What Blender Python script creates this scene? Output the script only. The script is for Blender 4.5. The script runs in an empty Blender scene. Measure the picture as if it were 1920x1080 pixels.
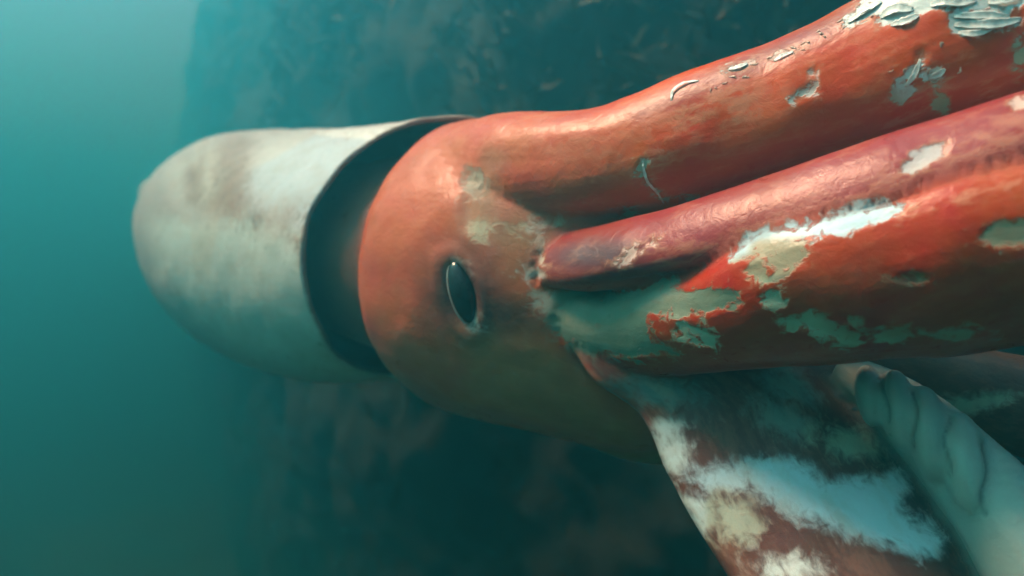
import bpy, bmesh, math, random
import numpy as np
from mathutils import Vector, Matrix, kdtree

random.seed(7)
rng = np.random.default_rng(7)
S = bpy.context.scene
C = S.collection
R = math.radians

# ------------------------------------------------------------------ camera
FPX = 1280.0                                   # focal length in photo pixels
cd = bpy.data.cameras.new('camera')
cam = bpy.data.objects.new('camera', cd)
C.objects.link(cam)
cam.location = (0, 0, 0)
cam.rotation_euler = (R(90), 0, 0)
cd.sensor_width = 36
cd.lens = 36 * FPX / 1920
cd.clip_start = 0.01
cd.clip_end = 500
cd.dof.use_dof = True
cd.dof.focus_distance = 0.72
cd.dof.aperture_fstop = 2.4
S.camera = cam

# ------------------------------------------------------------------ world, sun, exposure
SUN_DIR = Vector((-0.50, -0.02, 0.86)).normalized()     # towards the sun
w = bpy.data.worlds.new('World')
S.world = w
w.use_nodes = True
nt = w.node_tree
nt.nodes.clear()
wo = nt.nodes.new('ShaderNodeOutputWorld')
bg = nt.nodes.new('ShaderNodeBackground')
sky = nt.nodes.new('ShaderNodeTexSky')
sky.sky_type = 'NISHITA'
sky.sun_disc = False
sky.sun_elevation = math.asin(SUN_DIR.z)
sky.sun_rotation = math.atan2(SUN_DIR.x, SUN_DIR.y)
bg.inputs['Strength'].default_value = 0.05
nt.links.new(sky.outputs[0], bg.inputs['Color'])
nt.links.new(bg.outputs[0], wo.inputs['Surface'])
sl = bpy.data.lights.new('sun', 'SUN')
sl.energy = 1.5
sl.angle = R(18)   # light spread by the water above
sl.color = (1.0, 0.91, 0.78)
so = bpy.data.objects.new('sun', sl)
C.objects.link(so)
so.location = (0, 0, 5)
so.rotation_euler = SUN_DIR.to_track_quat('Z', 'Y').to_euler()
S.view_settings.view_transform = 'Standard'
S.view_settings.look = 'None'
S.view_settings.gamma = 1
S.view_settings.use_curve_mapping = False
S.view_settings.exposure = 3.5
S.render.engine = 'CYCLES'
S.cycles.use_denoising = True
S.cycles.volume_bounces = 3
S.cycles.max_bounces = 6
S.cycles.diffuse_bounces = 2
S.cycles.glossy_bounces = 2
S.cycles.transparent_max_bounces = 4

WATER_DENSITY = 0.90
WATER_COLOR = (0.016, 0.146, 0.190)
WATER_ABSORB = (0.60, 0.615, 0.568)
WATER_G = 0.74

# ------------------------------------------------------------------ small helpers
def P(px, py, d):
    """point seen at photo pixel px, py, d metres in front of the lens"""
    return np.array([(px - 960) / FPX * d, d, (540 - py) / FPX * d])

def catmull(pts, per):
    pts = np.asarray(pts, float)
    p = np.vstack([2 * pts[0] - pts[1], pts, 2 * pts[-1] - pts[-2]])
    out = []
    t = np.linspace(0, 1, per, endpoint=False)[:, None]
    for i in range(1, len(p) - 2):
        a, b, c, d = p[i - 1], p[i], p[i + 1], p[i + 2]
        out.append(0.5 * ((2 * b) + (-a + c) * t + (2 * a - 5 * b + 4 * c - d) * t ** 2 + (-a + 3 * b - 3 * c + d) * t ** 3))
    out.append(pts[-1][None])
    return np.vstack(out)

class Bag:
    """closed pieces of flesh collected for one continuous skin"""
    def __init__(self):
        self.v, self.f, self.n = [], [], 0
        self.comp, self.flow = [], []
    def add(self, v, f, comp, flow):
        self.v.append(v)
        self.f += [tuple(i + self.n for i in q) for q in f]
        self.n += len(v)
        self.comp += [comp] * len(v)
        self.flow.append(flow)

def tube(bag, comp, stations, per=10, seg=40, power=2.0, tilt=0.0):
    """stations: px, py, distance, half width in photo pixels, half depth in metres"""
    st = []
    for s in stations:
        px, py, d, h, lat = s
        st.append(list(P(px, py, d)) + [h * d / FPX, lat])
    st = catmull(st, per)
    c, ra, rb = st[:, :3], st[:, 3], st[:, 4]
    T = np.gradient(c, axis=0)
    T /= np.linalg.norm(T, axis=1)[:, None]
    V = c / np.linalg.norm(c, axis=1)[:, None]
    N = V - (V * T).sum(1)[:, None] * T
    N /= np.linalg.norm(N, axis=1)[:, None]
    B = np.cross(T, N)
    ct, stl = math.cos(R(tilt)), math.sin(R(tilt))      # lean the section about its own axis
    B, N = B * ct + N * stl, N * ct - B * stl
    ang = np.linspace(0, 2 * math.pi, seg, endpoint=False)
    ca, sa = np.cos(ang), np.sin(ang)
    e = 2 / power
    ca2, sa2 = np.sign(ca) * abs(ca) ** e, np.sign(sa) * abs(sa) ** e
    L = np.concatenate([[0], np.cumsum(np.linalg.norm(np.diff(c, axis=0), axis=1))])
    rings = c[:, None] + B[:, None] * (ra[:, None] * ca2)[..., None] + N[:, None] * (rb[:, None] * sa2)[..., None]
    n = len(c)
    v = rings.reshape(-1, 3)
    r0 = 0.5 * (ra + rb)
    fl = np.stack([np.repeat(L, seg), np.outer(r0, ca).ravel(), np.outer(r0, sa).ravel()], 1)
    f = []
    for i in range(n - 1):
        for j in range(seg):
            k = (j + 1) % seg
            f.append((i * seg + j, i * seg + k, (i + 1) * seg + k, (i + 1) * seg + j))
    v = np.vstack([v, rings[0].mean(0)[None], rings[-1].mean(0)[None]])
    fl = np.vstack([fl, [[0, 0, 0]], [[L[-1], 0, 0]]])
    a, b = len(v) - 2, len(v) - 1
    for j in range(seg):
        k = (j + 1) % seg
        f.append((a, k, j))
        f.append((b, (n - 1) * seg + j, (n - 1) * seg + k))
    bag.add(v, f, comp, fl)

def ribbon(bag, comp, rows, per=10, seg=64):
    """flattened arm given by its two edges: left px, py, distance, right px, py, distance, half thickness"""
    st = catmull([list(P(*r[:3])) + list(P(*r[3:6])) + [r[6]] for r in rows], per)
    Lp, Rp, th = st[:, :3], st[:, 3:6], st[:, 6]
    c, B = (Lp + Rp) / 2, (Rp - Lp) / 2
    V = c / np.linalg.norm(c, axis=1)[:, None]
    ang = np.linspace(0, 2 * math.pi, seg, endpoint=False)
    ca, sa = np.cos(ang), np.sin(ang)
    rings = c[:, None] + B[:, None] * ca[None, :, None] + V[:, None] * (th[:, None] * sa)[..., None]
    Ls = np.concatenate([[0], np.cumsum(np.linalg.norm(np.diff(c, axis=0), axis=1))])
    n = len(c)
    hw = np.linalg.norm(B, axis=1)
    fl = np.stack([np.repeat(Ls, seg), np.outer(hw, ca).ravel(), np.outer(th, sa).ravel()], 1)
    f = [(i * seg + j, i * seg + (j + 1) % seg, (i + 1) * seg + (j + 1) % seg, (i + 1) * seg + j) for i in range(n - 1) for j in range(seg)]
    v = np.vstack([rings.reshape(-1, 3), c[:1], c[-1:]])
    fl = np.vstack([fl, [[0, 0, 0]], [[Ls[-1], 0, 0]]])
    a, b = len(v) - 2, len(v) - 1
    for j in range(seg):
        k = (j + 1) % seg
        f.append((a, k, j)); f.append((b, (n - 1) * seg + j, (n - 1) * seg + k))
    bag.add(v, f, comp, fl)

def blob(bag, comp, px, py, d, hx, hy, hd, rot=0.0, seg=28):
    """ellipsoid: half sizes in photo pixels and depth in metres"""
    c = P(px, py, d)
    V = c / np.linalg.norm(c)
    X = np.cross(V, [0, 0, 1.0]); X /= np.linalg.norm(X)
    Z = np.cross(X, V)
    cr, sr = math.cos(rot), math.sin(rot)
    X, Z = X * cr + Z * sr, -X * sr + Z * cr
    a, b = hx * d / FPX, hy * d / FPX
    v, fl, f = [], [], []
    n = seg // 2
    for i in range(n + 1):
        th = math.pi * (0.002 + 0.996 * i / n)
        for j in range(seg):
            ph = 2 * math.pi * j / seg
            x, y, z = math.sin(th) * math.cos(ph), math.sin(th) * math.sin(ph), math.cos(th)
            v.append(c + X * a * x + V * hd * y + Z * b * z)
            fl.append((b * z, a * x, hd * y))
    for i in range(n):
        for j in range(seg):
            k = (j + 1) % seg
            f.append((i * seg + j, (i + 1) * seg + j, (i + 1) * seg + k, i * seg + k))
    f.append(tuple(range(seg)))
    f.append(tuple(n * seg + j for j in reversed(range(seg))))
    bag.add(np.array(v), f, comp, np.array(fl))

def tag(o, label=None, cat=None, group=None, kind=None):
    if label: o['label'] = label
    if cat: o['category'] = cat
    if group: o['group'] = group
    if kind: o['kind'] = kind

# value noise in 3-D for modelling
_perm = rng.permutation(256)
def vnoise(p):
    p = np.asarray(p)
    i = np.floor(p).astype(int)
    f = p - i
    f = f * f * (3 - 2 * f)
    def h(a, b, c):
        return _perm[(_perm[(_perm[a & 255] + b) & 255] + c) & 255] / 127.5 - 1
    x, y, z = i[:, 0], i[:, 1], i[:, 2]
    r = 0
    for dx in (0, 1):
        wx = f[:, 0] if dx else 1 - f[:, 0]
        for dy in (0, 1):
            wy = f[:, 1] if dy else 1 - f[:, 1]
            for dz in (0, 1):
                wz = f[:, 2] if dz else 1 - f[:, 2]
                r = r + wx * wy * wz * h(x + dx, y + dy, z + dz)
    return r
def fbm(p, o=4):
    a, s, r = 1.0, 0.0, 0
    for k in range(o):
        r = r + a * vnoise(p * 2.03 ** k + 13.7 * k)
        s += a
        a *= 0.5
    return r / s

# ------------------------------------------------------------------ materials
def newmat(name):
    m = bpy.data.materials.new(name)
    m.use_nodes = True
    nt = m.node_tree
    return m, nt, nt.nodes, nt.links, nt.nodes['Principled BSDF']

def node(N, t, **kw):
    n = N.new(t)
    for k, v in kw.items():
        setattr(n, k, v)
    return n

def noise(N, L, vec, scale, detail=4, rough=0.55, dist=0.0):
    n = N.new('ShaderNodeTexNoise')
    n.inputs['Scale'].default_value = scale
    n.inputs['Detail'].default_value = detail
    n.inputs['Roughness'].default_value = rough
    n.inputs['Distortion'].default_value = dist
    L.new(vec, n.inputs['Vector'])
    return n.outputs['Fac']

def ramp(N, L, fac, a, b, ca=(0, 0, 0, 1), cb=(1, 1, 1, 1)):
    n = N.new('ShaderNodeMapRange')
    n.interpolation_type = 'SMOOTHSTEP'
    n.inputs['From Min'].default_value = a
    n.inputs['From Max'].default_value = b
    L.new(fac, n.inputs['Value'])
    return n.outputs['Result']

def math_(N, L, op, a, b=None):
    n = N.new('ShaderNodeMath')
    n.operation = op
    for i, x in enumerate((a, b)):
        if x is None: continue
        if isinstance(x, (int, float)): n.inputs[i].default_value = x
        else: L.new(x, n.inputs[i])
    return n.outputs[0]

def mix(N, L, fac, a, b, mode='MIX'):
    n = N.new('ShaderNodeMix')
    n.data_type = 'RGBA'
    n.blend_type = mode
    if isinstance(fac, (int, float)): n.inputs[0].default_value = fac
    else: L.new(fac, n.inputs[0])
    for i, x in ((6, a), (7, b)):
        if isinstance(x, tuple): n.inputs[i].default_value = x if len(x) == 4 else x + (1,)
        else: L.new(x, n.inputs[i])
    return n.outputs[2]

def mapping(N, L, vec, scale):
    n = N.new('ShaderNodeMapping')
    n.inputs['Scale'].default_value = scale
    L.new(vec, n.inputs['Vector'])
    return n.outputs[0]

def skin_material():
    m, nt, N, L, bs = newmat('squid_skin')
    def attr(name, out='Fac'):
        a = N.new('ShaderNodeAttribute')
        a.attribute_name = name
        return a.outputs[out]
    base = attr('base', 'Color')
    peelcol = attr('peelcol', 'Color')
    peel, raw, fr, wear = attr('peel'), attr('raw'), attr('fray'), attr('wear')
    flow = attr('flow', 'Vector')
    tc = N.new('ShaderNodeTexCoord').outputs['Object']
    streak = mapping(N, L, flow, (0.42, 1, 1))
    n1 = noise(N, L, streak, 26, 6, 0.6, 0.4)
    n2 = noise(N, L, streak, 120, 5, 0.65, 0.2)
    n3 = noise(N, L, tc, 9, 4, 0.6, 0.6)
    n4 = noise(N, L, tc, 420, 2, 0.5)
    n5 = noise(N, L, tc, 60, 4, 0.6, 0.8)
    # mottling of the skin itself
    hsv = N.new('ShaderNodeHueSaturation')
    L.new(base, hsv.inputs['Color'])
    L.new(math_(N, L, 'ADD', 0.62, math_(N, L, 'MULTIPLY', n1, 0.45)), hsv.inputs['Value'])
    v2 = math_(N, L, 'ADD', 0.47, math_(N, L, 'MULTIPLY', n3, 0.05))
    L.new(v2, hsv.inputs['Hue'])
    hsv.inputs['Saturation'].default_value = 1.0
    c = mix(N, L, 0.35, hsv.outputs[0], mix(N, L, ramp(N, L, n2, 0.35, 0.7), base, hsv.outputs[0]), 'MULTIPLY')
    c = mix(N, L, 0.72, c, hsv.outputs[0])
    # scuffed, thinned skin: pale fine streaks
    sc = math_(N, L, 'MULTIPLY', ramp(N, L, math_(N, L, 'ADD', math_(N, L, 'MULTIPLY', n2, 0.5), math_(N, L, 'MULTIPLY', n1, 0.5)), 0.46, 0.62), wear)
    c = mix(N, L, sc, c, mix(N, L, 0.45, (0.55, 0.27, 0.17), base))
    # peeled patches: signed distance + ragged edge
    edge = math_(N, L, 'MULTIPLY', math_(N, L, 'SUBTRACT', n5, 0.5), math_(N, L, 'MULTIPLY', fr, 2.4))
    edge2 = math_(N, L, 'MULTIPLY', math_(N, L, 'SUBTRACT', n2, 0.5), math_(N, L, 'MULTIPLY', fr, 1.6))
    pd = math_(N, L, 'ADD', math_(N, L, 'ADD', peel, edge), edge2)
    mr = N.new('ShaderNodeMapRange'); mr.interpolation_type = 'SMOOTHSTEP'
    L.new(pd, mr.inputs['Value']); L.new(math_(N, L, 'MULTIPLY', raw, -1.0), mr.inputs['From Min']); L.new(raw, mr.inputs['From Max'])
    mask = mr.outputs[0]
    rim = math_(N, L, 'MULTIPLY', ramp(N, L, pd, -11.0, -2.0), math_(N, L, 'SUBTRACT', 1.0, mask))
    c = mix(N, L, math_(N, L, 'MULTIPLY', math_(N, L, 'MULTIPLY', rim, 0.38), ramp(N, L, raw, 15.0, 5.0)), c, (0.50, 0.26, 0.15))
    pc = mix(N, L, math_(N, L, 'MULTIPLY', ramp(N, L, n1, 0.42, 0.75), 0.5), peelcol, (0.42, 0.36, 0.27))
    pc = mix(N, L, math_(N, L, 'MULTIPLY', ramp(N, L, n5, 0.60, 0.78), 0.45), pc, (0.33, 0.14, 0.08))
    c = mix(N, L, mask, c, pc)
    L.new(c, bs.inputs['Base Color'])
    rg = math_(N, L, 'ADD', 0.17, math_(N, L, 'MULTIPLY', n5, 0.30))
    L.new(rg, bs.inputs['Roughness'])
    bs.inputs['Specular IOR Level'].default_value = 0.26
    bs.inputs['Subsurface Weight'].default_value = 0.0
    # fine relief
    h = math_(N, L, 'MULTIPLY', n1, 0.0011)
    h = math_(N, L, 'ADD', h, math_(N, L, 'MULTIPLY', n2, 0.0005))
    h = math_(N, L, 'ADD', h, math_(N, L, 'MULTIPLY', n5, 0.0016))
    h = math_(N, L, 'ADD', h, math_(N, L, 'MULTIPLY', n4, 0.00015))
    h = math_(N, L, 'SUBTRACT', h, math_(N, L, 'MULTIPLY', mask, 0.0012))
    bp = N.new('ShaderNodeBump')
    bp.inputs['Strength'].default_value = 0.6
    bp.inputs['Distance'].default_value = 1.0
    L.new(h, bp.inputs['Height'])
    L.new(bp.outputs[0], bs.inputs['Normal'])
    return m

def plain(name, col, rough=0.5, var=0.3, scale=40, spec=0.4, bump=0.0):
    m, nt, N, L, bs = newmat(name)
    tc = N.new('ShaderNodeTexCoord').outputs['Object']
    n = noise(N, L, tc, scale, 5, 0.6, 0.5)
    dark = tuple(x * (1 - var) for x in col)
    lite = tuple(min(1, x * (1 + var)) for x in col)
    L.new(mix(N, L, ramp(N, L, n, 0.3, 0.7), dark, lite), bs.inputs['Base Color'])
    bs.inputs['Roughness'].default_value = rough
    bs.inputs['Specular IOR Level'].default_value = spec
    if bump:
        b = N.new('ShaderNodeBump')
        b.inputs['Distance'].default_value = bump
        L.new(n, b.inputs['Height'])
        L.new(b.outputs[0], bs.inputs['Normal'])
    return m

M_SKIN = skin_material()
M_EYE = plain('eye_black', (0.012, 0.016, 0.018), 0.12, 0.2, 30, 0.6)
M_IRIS = plain('iris_silver', (0.26, 0.32, 0.32), 0.3, 0.4, 60, 0.6)
M_SHRED = plain('shredded_skin', (0.66, 0.70, 0.66), 0.35, 0.25, 90, 0.6, 0.001)
M_FLAKE = plain('loose_flakes', (0.50, 0.36, 0.28), 0.45, 0.35, 90, 0.4, 0.001)
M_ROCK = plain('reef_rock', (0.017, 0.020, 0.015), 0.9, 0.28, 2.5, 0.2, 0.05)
M_WEED = plain('brown_algae', (0.055, 0.045, 0.018), 0.7, 0.5, 4, 0.3)
M_BED = plain('silty_seabed', (0.07, 0.15, 0.07), 0.9, 0.4, 1.2, 0.2, 0.03)

# ------------------------------------------------------------------ water, seabed, reef
def grid_mesh(name, X, Y, Z, mat, kind, label=None):
    n, m = X.shape
    v = np.stack([X, Y, Z], -1).reshape(-1, 3)
    f = [(i * m + j, i * m + j + 1, (i + 1) * m + j + 1, (i + 1) * m + j) for i in range(n - 1) for j in range(m - 1)]
    me = bpy.data.meshes.new(name)
    me.from_pydata(v.tolist(), [], f)
    me.polygons.foreach_set('use_smooth', [True] * len(me.polygons))
    me.materials.append(mat)
    o = bpy.data.objects.new(name, me)
    C.objects.link(o)
    o['kind'] = kind
    return o

u = np.linspace(-1, 1, 160)
gx = np.sign(u) * abs(u) ** 2.2 * 60
X, Y = np.meshgrid(gx, gx + 3.0)
q = np.stack([X.ravel() * .5, Y.ravel() * .5, 0 * X.ravel()], 1)
Z = -3.7 + 0.35 * fbm(q, 4).reshape(X.shape)
grid_mesh('seabed', X, Y, Z, M_BED, 'structure')

# reef wall: runs from behind the arms back to the left, out of sight
ns, ntt = 380, 200
Sg, Tg = np.meshgrid(np.linspace(0, 1.4, ns), np.linspace(0, 1, ntt), indexing='ij')
X = 4.6 - 8.8 * Sg
Y = 1.62 + 0.35 * Sg + 14.0 * np.clip(Sg - 0.43, 0, 1) ** 1.25 + 0.5 * np.clip(Sg - .4, 0, 1)
Zz = -4.1 + (8.0 + 0.0 * Sg ** 2) * Tg
q = np.stack([X.ravel(), Y.ravel(), Zz.ravel()], 1)
disp = (0.42 * fbm(q * 0.9, 3) + 0.20 * fbm(q * 2.7 + 9, 4) + 0.06 * fbm(q * 9 + 3, 3)).reshape(X.shape)
Y2 = Y + disp * (0.35 + 0.65 * Sg) + 2.4 * np.clip(0.50 - Tg, 0, 1) + 0.8 * np.clip(Tg - 0.72, 0, 1)
X2 = X + 0.3 * disp
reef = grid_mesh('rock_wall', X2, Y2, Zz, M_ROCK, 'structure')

# brown algae over the reef: far too many blades to count
def algae():
    v, f = [], []
    idx = 0
    for k in range(6500):
        i = int(rng.uniform(0, ns - 2)); j = int(rng.uniform(106, 155))
        b = Vector((X2[i, j], Y2[i, j] - 0.01, Zz[i, j]))
        if vnoise(np.array([[b.x * 1.3, b.y * 1.3, b.z * 1.3]]))[0] < -0.15: continue
        L_ = rng.uniform(0.04, 0.13)
        for q_ in range(3):
            d = Vector((rng.normal() * .6, -0.5 + rng.normal() * .4, rng.uniform(-.2, 1.0))).normalized()
            s = d.cross(Vector((rng.normal(), rng.normal(), rng.normal()))).normalized() * rng.uniform(.005, .014)
            p = b.copy(); n0 = len(v)
            for t in range(4):
                ww = s * (1.0 - abs(t - 1.2) / 3.2)
                v += [p - ww, p + ww]
                p = p + d * L_ / 3
                d = (d + Vector((rng.normal() * .3, rng.normal() * .3, rng.normal() * .3))).normalized()
            f += [(n0 + 2 * t, n0 + 2 * t + 1, n0 + 2 * t + 3, n0 + 2 * t + 2) for t in range(3)]
    me = bpy.data.meshes.new('brown_algae')
    me.from_pydata(v, [], f)
    me.materials.append(M_WEED)
    o = bpy.data.objects.new('brown_algae', me)
    C.objects.link(o)
    tag(o, 'brown algae growing over the dark rock wall behind the squid', 'algae', kind='stuff')
algae()

# ------------------------------------------------------------------ the squid's body
bag = Bag()
# mantle: a thick-walled open tube, built as outer and inner skins joined at the rim
AX = [  # px, py, dist, radius m   (collar first, tail last)
    (806, 480, 1.25, .238), (735, 481, 1.32, .246), (608, 480, 1.50, .274), (515, 464, 1.62, .272), (446, 435, 1.73, .236),
    (390, 412, 1.86, .172), (352, 392, 1.96, .122), (322, 377, 2.05, .080), (296, 366, 2.13, .054), (280, 361, 2.17, .030), (272, 359, 2.19, .010)]
AX = [(a, b, 1.25 + (c - 1.25) * 2.0, r * (1.25 + (c - 1.25) * 2.0) / c) for a, b, c, r in AX]
def mantle():
    seg = 96
    st = catmull([list(P(a, b, c)) + [r] for a, b, c, r in AX], 10)
    c, r = st[:, :3], st[:, 3]
    T = np.gradient(c, axis=0); T /= np.linalg.norm(T, axis=1)[:, None]
    up = np.array([0, 0, 1.0])
    U = up - (T @ up)[:, None] * T; U /= np.linalg.norm(U, axis=1)[:, None]
    W = np.cross(U, T)                 # sideways
    Ls = np.concatenate([[0], np.cumsum(np.linalg.norm(np.diff(c, axis=0), axis=1))])
    ang = np.linspace(0, 2 * math.pi, seg, endpoint=False)
    ca, sa = np.cos(ang), np.sin(ang)
    def rings(rad, c_, off):
        ring = c_[:, None] + U[:len(c_), None] * (rad[:, None] * ca)[..., None] + W[:len(c_), None] * (rad[:, None] * sa)[..., None]
        # oblique rim: dorsal edge runs forward, ventral edge back
        k = np.exp(-Ls[:len(c_)] / 0.16)[:, None]
        fwd = -T[0]
        sh = (0.105 * ca * (0.55 + 0.45 * ca * np.sign(ca)) + 0.014 * np.cos(3 * ang + .6) + .009 * np.cos(5 * ang + 2) + .004 * np.cos(11 * ang + 1) + .003 * np.cos(17 * ang))
        return ring + (k * sh)[..., None] * fwd
    outer = rings(r, c, 0)
    wob = 0.006 * fbm(outer.reshape(-1, 3) * 5, 3).reshape(outer.shape[:2])
    outer = outer + (outer - c[:, None]) * (wob / np.maximum(r, .03)[:, None])[..., None]
    ni = 48
    inner = rings(np.maximum(r[:ni] - 0.011 - 0.010 * np.clip(Ls[:ni] / .1, 0, 1), .01), c[:ni], 0)
    v = [outer.reshape(-1, 3), inner.reshape(-1, 3), outer[-1].mean(0)[None], inner[-1].mean(0)[None]]
    no = len(c)
    V = np.vstack(v)
    f = []
    def quad(a0, b0):
        for j in range(seg):
            k = (j + 1) % seg
            f.append((a0 + j, b0 + j, b0 + k, a0 + k))
    for i in range(no - 1): quad(i * seg, (i + 1) * seg)
    for i in range(ni - 1): quad((no + i + 1) * seg, (no + i) * seg)
    quad(no * seg, 0)
    tc_, ti = (no + ni) * seg, (no + ni) * seg + 1
    for j in range(seg):
        k = (j + 1) % seg
        f.append((tc_, (no - 1) * seg + k, (no - 1) * seg + j))
        f.append((ti, (no + ni - 1) * seg + j, (no + ni - 1) * seg + k))
    def fl(rr, n_): return np.stack([np.repeat(Ls[:n_], seg), np.outer(rr, ca).ravel(), np.outer(rr, sa).ravel()], 1)
    flow = np.vstack([fl(r, no), fl(r[:ni], ni), [[Ls[-1], 0, 0]], [[0, 0, 0]]])
    comp = np.array([0] * (no * seg) + [1] * (ni * seg) + [0, 1])
    bag.v.append(V); bag.f += [tuple(i + bag.n for i in q) for q in f]; bag.n += len(V)
    bag.comp += comp.tolist(); bag.flow.append(flow)
mantle()
# neck and head
tube(bag, 2, [(640, 468, 1.50, 140, .16), (700, 474, 1.37, 165, .165), (770, 480, 1.28, 185, .175), (850, 486, 1.22, 200, .18)], per=8, seg=72)
tube(bag, 3, [(822, 490, 1.24, 150, .12), (838, 490, 1.22, 208, .175), (868, 494, 1.19, 250, .21), (915, 502, 1.145, 274, .226), (985, 512, 1.09, 286, .222), (1060, 522, 1.04, 292, .205),
              (1180, 545, .985, 300, .17), (1320, 575, .94, 280, .13), (1450, 600, .91, 200, .09)], per=10, seg=96)
# upper arm
tube(bag, 4, [(930, 350, 1.08, 110, .12), (1020, 345, 1.00, 122, .13), (1150, 322, .90, 113, .115), (1300, 276, .83, 124, .095), (1450, 227, .785, 130, .09), (1600, 168, .745, 143, .088),
              (1750, 107, .705, 152, .09), (1920, 45, .665, 158, .088), (2150, -40, .61, 160, .085)], per=10, seg=64, power=2.5, tilt=16)
# middle arm, slender, lying on the seam
tube(bag, 5, [(1020, 482, 0.880, 11, 0.006), (1026, 482, 0.874, 32, 0.014), (1040, 482, 0.862, 50, 0.019), (1062, 481, 0.846, 61, 0.022), (1120, 474, 0.801, 66, 0.018), (1250, 448, 0.741, 71, 0.019), (1400, 406, 0.688, 77, 0.020), (1550, 358, 0.646, 82, 0.021),
              (1700, 316, 0.613, 90, 0.022), (1920, 252, 0.576, 97, 0.024), (2150, 188, 0.541, 102, 0.024)], per=12, seg=48, power=2.2, tilt=44)
# thin lip below the middle arm's root
tube(bag, 6, [(1000, 512, .872, 6, .006), (1030, 526, .842, 10, .009), (1100, 533, .800, 14, .012), (1190, 523, .768, 13, .012), (1290, 497, .735, 8, .008)], per=10, seg=20)
# lower arm
tube(bag, 7, [(1035, 580, .93, 42, .04), (1085, 602, .89, 76, .050), (1200, 606, .825, 96, .056), (1350, 586, .738, 116, .058), (1500, 548, .672, 150, .060), (1700, 514, .630, 174, .062),
              (1920, 468, .590, 194, .062), (2150, 432, .575, 200, .062)], per=10, seg=64, tilt=-30)
# broad ventral arm with its web, hanging down
ribbon(bag, 8, [(1030, 560, .87, 1290, 560, .86, .03), (1068, 640, .85, 1430, 600, .84, .034), (1110, 712, .835, 1560, 640, .83, .038), (1160, 745, .83, 1620, 675, .815, .040),
              (1208, 788, .82, 1668, 735, .80, .042), (1248, 880, .80, 1705, 812, .775, .045), (1295, 965, .775, 1760, 900, .745, .048), (1350, 1055, .745, 1835, 1010, .71, .05), (1420, 1170, .70, 1930, 1170, .67, .055)])
# pale oral side of the last arm
tube(bag, 9, [(1590, 700, .80, 34, .04), (1668, 748, .76, 52, .045), (1768, 836, .715, 68, .05), (1868, 945, .67, 86, .055), (1965, 1065, .63, 108, .06), (2070, 1200, .59, 128, .06)], per=10, seg=48)
for a in [(1630, 742, .734, 25, 58, .034, .1), (1684, 768, .712, 31, 76, .037, .12), (1742, 812, .691, 36, 88, .040, .15), (1812, 876, .670, 44, 104, .043, .18), (1894, 970, .653, 58, 130, .046, .22), (1990, 1095, .632, 68, 150, .048, .24)]:
    blob(bag, 9, *a[:6], rot=a[6])
# shaded arm seen edge-on behind, its shade put into a dark base colour
tube(bag, 10, [(1500, 680, .90, 60, .05), (1650, 700, .87, 75, .05), (1800, 735, .84, 85, .05), (1960, 770, .81, 95, .05), (2150, 800, .78, 100, .05)], per=8, seg=40)
# funnel under the head
tube(bag, 11, [(800, 640, 1.18, 60, .08), (900, 680, 1.12, 88, .10), (1030, 725, 1.06, 86, .09), (1160, 775, 1.00, 78, .08), (1280, 820, .96, 60, .06)], per=8, seg=48)

bm_me = bpy.data.meshes.new('raw')
allv = np.vstack(bag.v)
bm_me.from_pydata(allv.tolist(), [], bag.f)
bm_me.validate()
tmp = bpy.data.objects.new('raw', bm_me)
C.objects.link(tmp)
mod = tmp.modifiers.new('remesh', 'REMESH')
mod.mode = 'VOXEL'
mod.voxel_size = 0.0037
mod.adaptivity = 0
sm = tmp.modifiers.new('smooth', 'SMOOTH')
sm.factor = 0.5
sm.iterations = 5
dg = bpy.context.evaluated_depsgraph_get()
body_me = bpy.data.meshes.new_from_object(tmp.evaluated_get(dg))
bpy.data.objects.remove(tmp)
body_me.name = 'squid_body'
nv = len(body_me.vertices)
co = np.empty(nv * 3, np.float32); body_me.vertices.foreach_get('co', co); co = co.reshape(-1, 3).astype(float)
no = np.empty(nv * 3, np.float32); body_me.vertices.foreach_get('normal', no); no = no.reshape(-1, 3).astype(float)
print('squid verts', nv)

# nearest piece of flesh for every skin vertex
kd = kdtree.KDTree(len(allv))
for i, p_ in enumerate(allv): kd.insert(p_, i)
kd.balance()
near = np.fromiter((kd.find(p_)[1] for p_ in co), int, nv)
comp = np.array(bag.comp)[near]
flow = np.vstack(bag.flow)[near] + (co - allv[near])
flow[:, 0] += comp * 3.7

# ---- where things are on the skin, from the photograph
px = 960 + FPX * co[:, 0] / co[:, 1]
py = 540 - FPX * co[:, 2] / co[:, 1]
vdir = co / np.linalg.norm(co, axis=1)[:, None]
facing = -(no * vdir).sum(1)

def sd_poly(pts, X, Y):
    """signed distance, positive inside"""
    pts = np.array(pts, float)
    d = np.full(X.shape, 1e9)
    ins = np.zeros(X.shape, bool)
    n = len(pts)
    for i in range(n):
        a, b = pts[i], pts[(i + 1) % n]
        e = b - a
        t = np.clip(((X - a[0]) * e[0] + (Y - a[1]) * e[1]) / (e @ e), 0, 1)
        d = np.minimum(d, np.hypot(X - a[0] - t * e[0], Y - a[1] - t * e[1]))
        if a[1] != b[1]:
            c_ = (a[1] > Y) != (b[1] > Y)
            ins ^= c_ & (X < (b[0] - a[0]) * (Y - a[1]) / (b[1] - a[1]) + a[0])
    return np.where(ins, d, -d)

def sd_ell(cx, cy, rx, ry, rot, X, Y):
    c_, s_ = math.cos(R(rot)), math.sin(R(rot))
    x, y = (X - cx) * c_ + (Y - cy) * s_, -(X - cx) * s_ + (Y - cy) * c_
    k = np.sqrt((x / rx) ** 2 + (y / ry) ** 2)
    return (1 - k) * min(rx, ry)

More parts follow.
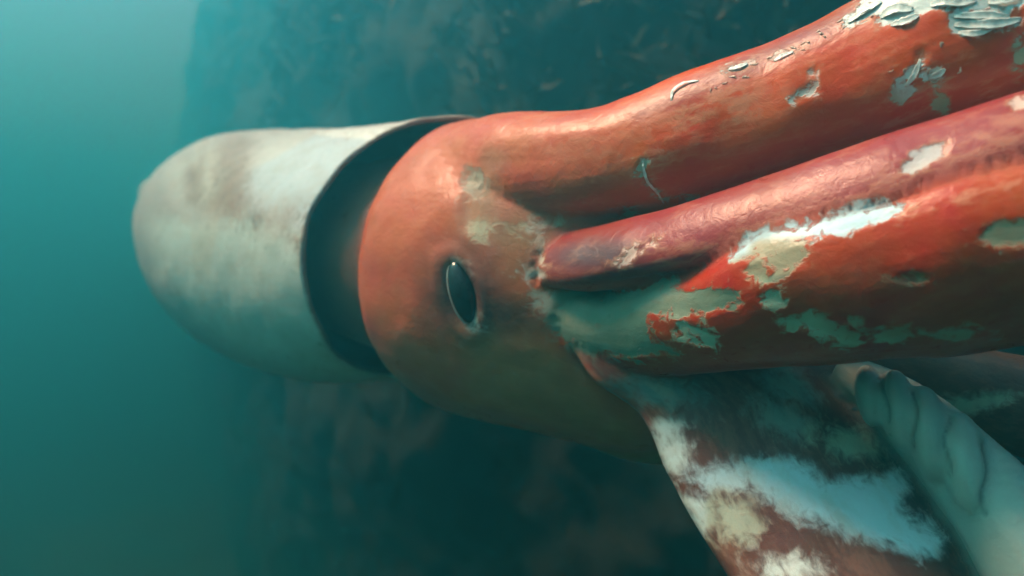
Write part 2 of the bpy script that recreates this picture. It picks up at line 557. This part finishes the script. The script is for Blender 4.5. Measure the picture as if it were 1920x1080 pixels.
base_of = {
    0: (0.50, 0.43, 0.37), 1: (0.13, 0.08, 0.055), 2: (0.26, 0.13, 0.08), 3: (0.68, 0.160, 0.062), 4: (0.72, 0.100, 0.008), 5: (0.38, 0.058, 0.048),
    6: (0.70, 0.10, 0.035), 7: (0.56, 0.070, 0.009), 8: (0.17, 0.072, 0.052), 9: (0.44, 0.55, 0.50), 10: (0.14, 0.08, 0.055), 11: (0.34, 0.20, 0.08)}
base = np.array([base_of[i] for i in range(12)])[comp]
fray_of = np.array([44, 4, 4, 30, 22, 20, 6, 34, 26, 10, 16, 22.])[comp]
soft = np.array([30, 4, 4, 16, 3.5, 4, 4, 6.5, 20, 12, 10, 16.])[comp]
wear_of = np.array([.22, 0, 0, .25, .55, .5, .2, .25, .3, .1, .3, .4])[comp]
peelcol = np.tile(np.array([[.62, .70, .66]]), (nv, 1))
peel = np.full(nv, -60.0)

fc = facing > -0.05
def patch(comps, sd_fn, args, col=None, grow=0.0):
    global peel
    sel = np.where(np.isin(comp, comps) & fc)[0]
    if sd_fn == 'poly': d = sd_poly(args, px[sel], py[sel])
    else: d = sd_ell(*args, px[sel], py[sel])
    d = d + grow
    if col is not None:
        near_ = sel[d > -25]
        peelcol[near_] = col
    peel[sel] = np.maximum(peel[sel], d)

WHITE = (.62, .70, .68); BLUE = (.50, .68, .74); GREEN = (.34, .46, .34); TAN = (.36, .31, .20)
PINK = (.62, .42, .36)
# upper arm
patch([4], 'poly', [(1480, 190), (1500, 170), (1528, 155), (1538, 172), (1520, 180), (1495, 192)], WHITE)
patch([4], 'ell', (1382, 127, 17, 6, -20), WHITE)
patch([4], 'ell', (1466, 102, 18, 5, -25), PINK)
patch([4], 'ell', (1205, 312, 9, 15, 10), WHITE)
patch([4], 'poly', [(1200, 325), (1208, 322), (1225, 350), (1250, 382), (1245, 386), (1218, 360)], GREEN)
patch([4], 'ell', (1290, 378, 16, 9, 0), GREEN)
patch([4], 'ell', (1180, 402, 16, 9, -20), GREEN)
patch([4], 'ell', (1524, 138, 9, 6, -20), PINK)
patch([4], 'poly', [(1672, 185), (1680, 155), (1700, 150), (1712, 165), (1695, 190), (1680, 195)], GREEN)
patch([4], 'ell', (1712, 137, 9, 14, 30), WHITE)
patch([4], 'ell', (1728, 107, 12, 14, 40), WHITE)
patch([4], 'ell', (1752, 140, 20, 11, -20), WHITE)
patch([4], 'poly', [(1748, 180), (1765, 175), (1785, 215), (1780, 232), (1765, 230), (1750, 205)], GREEN)
patch([4], 'ell', (1722, 250, 16, 10, -15), GREEN)
patch([4], 'ell', (1645, 272, 26, 8, -20), GREEN)
patch([4], 'ell', (1578, 295, 12, 6, 0), GREEN)
patch([4], 'ell', (1915, 100, 16, 32, 10), GREEN)
patch([4], 'poly', [(1580, 50), (1610, 10), (1660, -30), (1740, -40), (1760, 10), (1720, 30), (1690, 45), (1650, 50), (1640, 25)], WHITE)
patch([4], 'poly', [(1735, -30), (1930, -40), (1930, 10), (1850, 18), (1800, 14), (1745, 20)], WHITE)
patch([4], 'poly', [(1780, 30), (1860, 20), (1930, 28), (1900, 45), (1840, 62), (1800, 68), (1785, 55)], WHITE)
# middle arm
patch([5], 'poly', [(1688, 318), (1705, 295), (1745, 270), (1778, 266), (1772, 292), (1740, 305), (1706, 325)], (.55, .50, .50))
patch([5, 7, 6], 'poly', [(1368, 470), (1390, 445), (1440, 425), (1505, 418), (1560, 395), (1625, 378), (1700, 380), (1695, 398), (1620, 425), (1540, 440), (1470, 465), (1400, 488), (1372, 488)], BLUE)
patch([5], 'ell', (1185, 478, 22, 6, -35), (.5, .38, .34))
patch([5], 'ell', (1224, 456, 10, 6, -10), PINK)
patch([5, 4], 'ell', (1910, 195, 18, 10, -20), PINK)
# lower arm
patch([7, 3, 8], 'poly', [(990, 548), (1060, 540), (1180, 530), (1240, 510), (1270, 522), (1250, 540), (1380, 545), (1395, 575), (1350, 585), (1280, 600), (1215, 590), (1215, 620), (1270, 668), (1160, 672), (1085, 668), (1050, 640), (1015, 590)], (.17, .25, .18), -2)  # peeled green flesh, colour darkened for the shade under the lip
patch([7], 'poly', [(1270, 605), (1335, 628), (1350, 655), (1300, 650), (1262, 625)], GREEN)
patch([7], 'poly', [(1385, 505), (1425, 495), (1440, 530), (1400, 520)], TAN)
patch([7], 'poly', [(1425, 470), (1500, 465), (1515, 495), (1450, 515)], TAN)
patch([7], 'poly', [(1415, 555), (1455, 548), (1475, 575), (1430, 572)], GREEN)
patch([7], 'poly', [(1460, 603), (1500, 598), (1515, 585), (1540, 592), (1572, 612), (1605, 628), (1640, 620), (1690, 622), (1708, 632), (1670, 642), (1600, 648), (1555, 636), (1510, 622), (1475, 620)], (.40, .44, .30))
patch([7], 'ell', (1810, 625, 34, 7, 0), TAN)
patch([7], 'ell', (1588, 600, 14, 6, 20), TAN)
patch([7], 'ell', (1900, 438, 60, 24, -5), TAN)
patch([7], 'ell', (1715, 522, 28, 9, 0), (.30, .17, .10))
# ventral arm
patch([8], 'poly', [(1225, 800), (1250, 780), (1275, 785), (1275, 815), (1300, 840), (1280, 880), (1262, 900), (1235, 850)], WHITE)
patch([8], 'poly', [(1275, 930), (1300, 925), (1345, 940), (1345, 985), (1320, 1015), (1290, 970)], WHITE)
patch([8], 'poly', [(1310, 885), (1380, 865), (1440, 865), (1500, 862), (1530, 880), (1560, 900), (1620, 895), (1690, 880), (1700, 920), (1690, 960), (1760, 990), (1770, 1020), (1730, 1045), (1660, 1015), (1590, 1010), (1545, 975), (1500, 975), (1450, 940), (1400, 915), (1350, 925), (1300, 905)], BLUE)
patch([8], 'poly', [(1350, 940), (1400, 950), (1430, 990), (1400, 1020), (1350, 1010)], (.45, .48, .38))
patch([8], 'ell', (1480, 1065, 50, 22, 0), WHITE)
patch([8], 'ell', (1470, 790, 60, 25, 25), (.20, .30, .27))
patch([8], 'ell', (1230, 735, 80, 24, 10), (.12, .19, .18))  # dim patch, the lower arm's shadow painted into its colour
patch([8], 'ell', (1480, 720, 55, 28, 30), (.20, .30, .27))
patch([8], 'ell', (1600, 830, 50, 28, 10), GREEN)
patch([10], 'ell', (1800, 760, 90, 16, -8), GREEN)
# head
patch([3, 4], 'ell', (890, 345, 26, 32, 10), (.42, .33, .24), -4)
patch([3, 4], 'ell', (900, 432, 30, 22, 10), (.40, .34, .22), -4)
patch([3, 4], 'ell', (1020, 420, 36, 7, -12), (.42, .38, .26))
patch([3, 5, 6], 'ell', (1003, 512, 18, 9, 0), WHITE)
patch([3, 5], 'ell', (1015, 478, 5, 20, 0), (.5, .42, .34))
patch([3], 'ell', (890, 602, 13, 8, 30), (.40, .46, .42))  # pale highlight by the eye's lower end, painted on the skin
patch([3], 'ell', (866, 500, 9, 6, 30), (.55, .34, .28))  # pinkish glint at the eye's upper end, painted on the skin
# mantle: pale blueish skin with brown remnants
patch([0], 'poly', [(470, 300), (500, 265), (560, 245), (680, 240), (800, 235), (780, 262), (700, 300), (640, 350), (600, 400), (560, 440), (548, 390), (500, 400), (470, 360)], (.52, .57, .58))
patch([0], 'poly', [(280, 420), (330, 400), (400, 410), (470, 420), (540, 450), (580, 480), (600, 600), (690, 720), (480, 680), (360, 600), (290, 500)], (.54, .60, .54))
patch([0], 'ell', (345, 300, 40, 14, -35), (.45, .47, .42))
patch([0], 'ell', (737, 234, 34, 4, 2), (.85, .85, .78))

patch([0], 'ell', (392, 305, 5, 38, 4), (.55, .55, .46))
patch([0], 'poly', [(330, 325), (336, 325), (340, 360), (352, 385), (372, 398), (368, 404), (345, 392), (332, 365)], (.50, .52, .46))
patch([0], 'ell', (495, 250, 8, 5, 0), (.6, .58, .5))
patch([0], 'ell', (525, 258, 18, 4, -30), (.58, .56, .5))
# back sides: the same kind of patches, laid by noise
nn = fbm(co * 7.0 + 31, 3) + 0.35 * fbm(co * 26 + 5, 3)
back = ~fc & (comp != 1) & (comp != 2)
peel[back] = (nn[back] - 0.28) * 70
# colour regions
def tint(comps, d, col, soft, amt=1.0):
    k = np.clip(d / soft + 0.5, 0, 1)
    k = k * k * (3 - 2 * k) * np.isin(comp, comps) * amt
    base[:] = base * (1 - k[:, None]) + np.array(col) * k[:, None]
tint([3, 4], 1180 - px, (0.68, 0.165, 0.060), 260)
tint([4], sd_poly([(1140, 215), (1300, 150), (1640, -20), (1650, 30), (1400, 150), (1290, 190), (1200, 225)], px, py), (0.33, 0.10, 0.085), 30, .9)
tint([3], sd_ell(960, 440, 110, 90, 0, px, py), (0.42, 0.17, 0.085), 60, .8)
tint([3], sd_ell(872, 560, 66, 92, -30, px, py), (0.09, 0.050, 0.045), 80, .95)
tint([3, 11], sd_poly([(860, 620), (960, 630), (1040, 640), (1120, 740), (1230, 850), (1080, 820), (980, 770), (880, 740)], px, py), (0.42, 0.27, 0.12), 90, .6)
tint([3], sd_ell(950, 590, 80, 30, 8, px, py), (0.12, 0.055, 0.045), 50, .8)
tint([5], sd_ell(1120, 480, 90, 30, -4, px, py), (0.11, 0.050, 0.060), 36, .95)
tint([0], 0.022 - np.minimum(flow[:, 0], .5) * 1.0 - 0.0, (0.34, 0.23, 0.16), .03, .8)
tint([0], sd_poly([(330, 290), (470, 245), (480, 330), (440, 420), (350, 380)], px, py), (0.36, 0.23, 0.14), 40, .85)
tint([0], 7 - np.abs(sd_ell(465, 432, 6, 20, 40, px, py)), (0.20, 0.14, 0.10), 14, .8)
tint([0], sd_ell(585, 390, 36, 26, 30, px, py), (0.40, 0.24, 0.16), 30, .9)

tint([8], sd_poly([(1560, 780), (1660, 800), (1900, 1100), (1780, 1100), (1700, 960)], px, py), (0.05, 0.045, 0.04), 60, .8)  # shade down the arm's right side, painted into the skin colour
for cx_, cy_, a_, b_ in ((905, 385, 34, 60), (950, 440, 40, 26), (985, 400, 30, 18), (930, 300, 26, 20), (1010, 450, 30, 22)):
    tint([3, 4], sd_ell(cx_, cy_, a_, b_, 12, px, py) + 12 * fbm(co * 40, 3), (0.44, 0.27, 0.15), 26, .55)
# scuffed stretches
def scuff(comps, sd, soft_, amt):
    k = np.clip(sd / soft_ + .5, 0, 1) * np.isin(comp, comps) * amt
    wear_of[:] = np.maximum(wear_of, k)
scuff([4], sd_ell(1340, 205, 95, 50, -15, px, py), 30, 1.3)
scuff([4], sd_ell(1760, 165, 130, 110, -20, px, py), 50, 1.25)
scuff([4], sd_ell(1230, 330, 60, 70, 20, px, py), 30, 1.0)
scuff([5], sd_poly([(1180, 480), (1500, 380), (1930, 200), (1930, 330), (1600, 400), (1300, 500)], px, py), 20, .85)
scuff([7], sd_poly([(1600, 400), (1930, 290), (1930, 350), (1700, 430)], px, py), 20, 1.3)
scuff([0], sd_poly([(560, 240), (880, 225), (700, 330), (580, 400)], px, py), 30, 1.0)
# the eye socket, wrinkles, dents: real relief pushed into the skin
def push(d_px, amt, soft, comps):
    k = np.clip(d_px / soft, 0, 1)
    k = k * k * (3 - 2 * k) * np.isin(comp, comps) * fc
    co[:] = co - no * (amt * k)[:, None]
push(sd_ell(864, 550, 34, 72, -17, px, py), 0.022, 30, [3])
push(-np.abs(sd_ell(862, 552, 40, 80, -17, px, py) + 2) + 14, -0.002, 14, [3])
push(sd_ell(880, 395, 26, 60, 8, px, py), 0.004, 26, [3, 4])
co += no * (0.0015 * fbm(flow * np.array([7, 26, 26]), 3) * np.isin(comp, [4, 5, 7, 8, 9, 10]))[:, None]
co += no * (0.006 * fbm(co * 10, 3) * np.isin(comp, [3, 4, 7, 8, 11]))[:, None]
co += no * (0.003 * fbm(co * 14, 2) * np.isin(comp, [5, 9, 10, 0]))[:, None]
pk = np.clip(peel / 4 + .5, 0, 1)
co -= no * (0.0016 * pk * np.clip(1.4 - soft / 12, 0, 1))[:, None]

# let colours and edge qualities of neighbouring pieces of flesh run into each other
ed = np.empty(len(body_me.edges) * 2, np.int32); body_me.edges.foreach_get('vertices', ed); ed = ed.reshape(-1, 2)
deg = np.bincount(ed.ravel(), minlength=nv).astype(float)
def relax(a, times):
    for _ in range(times):
        s_ = np.bincount(ed[:, 0], a[ed[:, 1]], nv) + np.bincount(ed[:, 1], a[ed[:, 0]], nv)
        a = 0.4 * a + 0.6 * s_ / deg
    return a
for k in range(3):
    base[:, k] = relax(base[:, k], 14)
    peelcol[:, k] = relax(peelcol[:, k], 4)
    flow[:, k] = relax(flow[:, k], 3)
fray_of, soft, wear_of = relax(fray_of, 10), relax(soft, 10), relax(wear_of, 10)
peel = relax(peel, 2)
# fine lines stay sharp: painted shade in the creases across the pale arm, red edge of the web
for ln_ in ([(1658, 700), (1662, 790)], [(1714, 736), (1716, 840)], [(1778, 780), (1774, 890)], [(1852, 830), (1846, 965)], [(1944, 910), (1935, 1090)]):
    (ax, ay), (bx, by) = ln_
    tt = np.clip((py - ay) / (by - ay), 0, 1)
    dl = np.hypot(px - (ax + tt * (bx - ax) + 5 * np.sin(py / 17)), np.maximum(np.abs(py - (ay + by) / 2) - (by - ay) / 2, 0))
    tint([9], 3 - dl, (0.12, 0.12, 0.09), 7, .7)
    push(10 - dl, 0.0022, 10, [9])
for (ax, ay), (bx, by) in (((1075, 655), (1110, 712)), ((1110, 712), (1165, 745)), ((1165, 745), (1218, 800))):
    tt = np.clip(((px - ax) * (bx - ax) + (py - ay) * (by - ay)) / ((bx - ax) ** 2 + (by - ay) ** 2), 0, 1)
    tint([8], 9 - np.hypot(px - ax - tt * (bx - ax), py - ay - tt * (by - ay)), (0.50, 0.13, 0.07), 14, .9)
body_me.vertices.foreach_set('co', co.astype(np.float32).ravel())
def setf(name, a):
    t = body_me.attributes.new(name, 'FLOAT', 'POINT'); t.data.foreach_set('value', a.astype(np.float32))
def setc(name, a):
    t = body_me.attributes.new(name, 'FLOAT_COLOR', 'POINT')
    t.data.foreach_set('color', np.hstack([a, np.ones((nv, 1))]).astype(np.float32).ravel())
setf('peel', peel); setf('fray', fray_of); setf('wear', wear_of); setf('raw', soft)
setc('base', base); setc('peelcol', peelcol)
t = body_me.attributes.new('flow', 'FLOAT_VECTOR', 'POINT'); t.data.foreach_set('vector', flow.astype(np.float32).ravel())
body_me.polygons.foreach_set('use_smooth', [True] * len(body_me.polygons))
body_me.materials.clear(); body_me.materials.append(M_SKIN)
body_me.update()
squid = bpy.data.objects.new('giant_squid', body_me)
C.objects.link(squid)
tag(squid, 'giant squid with white mantle and peeling orange arms swimming past dark rock', 'squid')

# ------------------------------------------------------------------ eye
def ellipsoid_obj(name, c, X, Y, Z, a, b, d, mat, parent, seg=40):
    bm = bmesh.new()
    bmesh.ops.create_uvsphere(bm, u_segments=seg, v_segments=seg // 2, radius=1)
    me = bpy.data.meshes.new(name); bm.to_mesh(me); bm.free()
    me.polygons.foreach_set('use_smooth', [True] * len(me.polygons))
    me.materials.append(mat)
    o = bpy.data.objects.new(name, me)
    M = Matrix(((X[0] * a, Y[0] * b, Z[0] * d, c[0]), (X[1] * a, Y[1] * b, Z[1] * d, c[1]), (X[2] * a, Y[2] * b, Z[2] * d, c[2]), (0, 0, 0, 1)))
    me.transform(M)
    C.objects.link(o); o.parent = parent
    return o
sel = np.isin(comp, [3]) & (np.hypot(px - 858, py - 548) < 14) & (facing > 0.1)
ec = co[sel].mean(0); en = no[sel].mean(0); en /= np.linalg.norm(en)
print('eye at', ec, en)
Zv = np.array([-0.30, 0, 1.0]); Zv -= (Zv @ en) * en; Zv /= np.linalg.norm(Zv)
Xv = np.cross(Zv, en)
c0 = ec + en * 0.004
eye = ellipsoid_obj('eye', c0, Xv, Zv, en, .0205, .048, .0195, M_IRIS, squid)
ellipsoid_obj('pupil', c0 + en * .005 + Xv * .0026, Xv, Zv, en, .0175, .0435, .0186, M_EYE, eye)

# ------------------------------------------------------------------ shreds of torn skin standing off the arms
def skin_at(x, y, comps):
    s = np.where(np.isin(comp, comps) & (facing > 0.02))[0]
    i = s[np.argmin((px[s] - x) ** 2 + (py[s] - y) ** 2)]
    return co[i], no[i]
def shred(pts, wpx, comps=(4,), lift=.003, mat=M_SHRED):
    """a thin curled strip lying along photo points"""
    c_, n_ = zip(*[skin_at(a, b, comps) for a, b in pts])
    c_ = catmull(np.array(c_), 6); n_ = catmull(np.array(n_), 6)
    m = len(c_)
    T = np.gradient(c_, axis=0); T /= np.linalg.norm(T, axis=1)[:, None] + 1e-9
    n_ /= np.linalg.norm(n_, axis=1)[:, None]
    Bv = np.cross(T, n_); Bv /= np.linalg.norm(Bv, axis=1)[:, None] + 1e-9
    dist = np.linalg.norm(c_, axis=1)
    v, f = [], []
    K = 8
    for i in range(m):
        t = i / (m - 1)
        hw = wpx * dist[i] / FPX * (math.sin(math.pi * (0.06 + .88 * t)) ** .6) * (1 + .07 * rng.normal())
        th = max(hw * .08, .0003)
        lf = lift * (0.1 + 0.6 * math.sin(math.pi * t)) + .0003 * rng.normal()
        for k in range(K):
            a = 2 * math.pi * k / K
            v.append(c_[i] + n_[i] * (lf + th * math.sin(a) + .35 * hw * math.cos(a) * math.cos(a)) + Bv[i] * hw * math.cos(a))
    for i in range(m - 1):
        for k in range(K):
            f.append((i * K + k, i * K + (k + 1) % K, (i + 1) * K + (k + 1) % K, (i + 1) * K + k))
    f.append(tuple(reversed(range(K)))); f.append(tuple((m - 1) * K + k for k in range(K)))
    me = bpy.data.meshes.new('skin_shred')
    me.from_pydata([tuple(x) for x in v], [], f)
    me.polygons.foreach_set('use_smooth', [True] * len(me.polygons))
    me.materials.append(mat)
    o = bpy.data.objects.new('skin_shred', me)
    C.objects.link(o); o.parent = squid
for pts, wd in [
    ([(1258, 190), (1264, 172), (1285, 160), (1310, 153)], 3.2),
    ([(1368, 132), (1385, 126), (1400, 118)], 5),
    ([(1450, 110), (1468, 103), (1485, 97)], 4),
    ([(1590, 42), (1625, 22), (1655, 2)], 7),
    ([(1600, 28), (1640, 8)], 6),
    ([(1650, 30), (1680, 20), (1712, 14)], 9),
    ([(1668, 44), (1700, 40), (1722, 28)], 6),
    ([(1745, 14), (1770, 8), (1800, 10), (1830, 4)], 8),
    ([(1790, 34), (1840, 28), (1890, 30)], 6),
    ([(1792, 50), (1840, 46), (1880, 42), (1915, 34)], 7),
    ([(1796, 62), (1830, 62), (1862, 54)], 5),
    ([(1850, 8), (1885, 4), (1915, -4)], 7),
    ([(1204, 300), (1206, 318), (1214, 340), (1232, 362), (1246, 382)], 2.6),
    ([(1700, 160), (1715, 140), (1728, 112)], 4),
    ([(1738, 145), (1760, 138), (1775, 130)], 5),
]:
    shred(pts, wd)
# small loose flakes along the ridge and round the torn tip
for k in range(30):
    if k < 22:
        x0 = rng.uniform(1330, 1640); y0 = 150 - (x0 - 1330) * .47 + rng.uniform(-6, 26)
    elif k < 38:
        x0, y0 = rng.uniform(1640, 1900), rng.uniform(0, 150)
    else:
        x0, y0 = rng.uniform(1270, 1420), rng.uniform(170, 250)
    ln = rng.uniform(6, 18); an = rng.normal(-.4, .35)
    shred([(x0, y0), (x0 + ln * .5 * math.cos(an), y0 + ln * .5 * math.sin(an)), (x0 + ln * math.cos(an), y0 + ln * math.sin(an))], rng.uniform(.8, 1.7), lift=.0010, mat=M_FLAKE)

# ------------------------------------------------------------------ the water itself
def haze_box(lo, hi):
    me = bpy.data.meshes.new('haze')
    v = [(x, y, z) for x in (lo[0], hi[0]) for y in (lo[1], hi[1]) for z in (lo[2], hi[2])]
    me.from_pydata(v, [], [(0, 1, 3, 2), (4, 6, 7, 5), (0, 4, 5, 1), (2, 3, 7, 6), (0, 2, 6, 4), (1, 5, 7, 3)])
    m = bpy.data.materials.new('sea_water')
    m.use_nodes = True
    N, L = m.node_tree.nodes, m.node_tree.links
    N.clear()
    out = N.new('ShaderNodeOutputMaterial')
    pv = N.new('ShaderNodeVolumePrincipled')
    pv.inputs['Density'].default_value = WATER_DENSITY
    pv.inputs['Color'].default_value = WATER_COLOR + (1,)
    pv.inputs['Absorption Color'].default_value = WATER_ABSORB + (1,)
    pv.inputs['Anisotropy'].default_value = WATER_G
    L.new(pv.outputs[0], out.inputs['Volume'])
    me.materials.append(m)
    o = bpy.data.objects.new('haze', me)
    C.objects.link(o)
    o['kind'] = 'stuff'
haze_box((-64, -61, -5.3), (64, 67, 4.3))
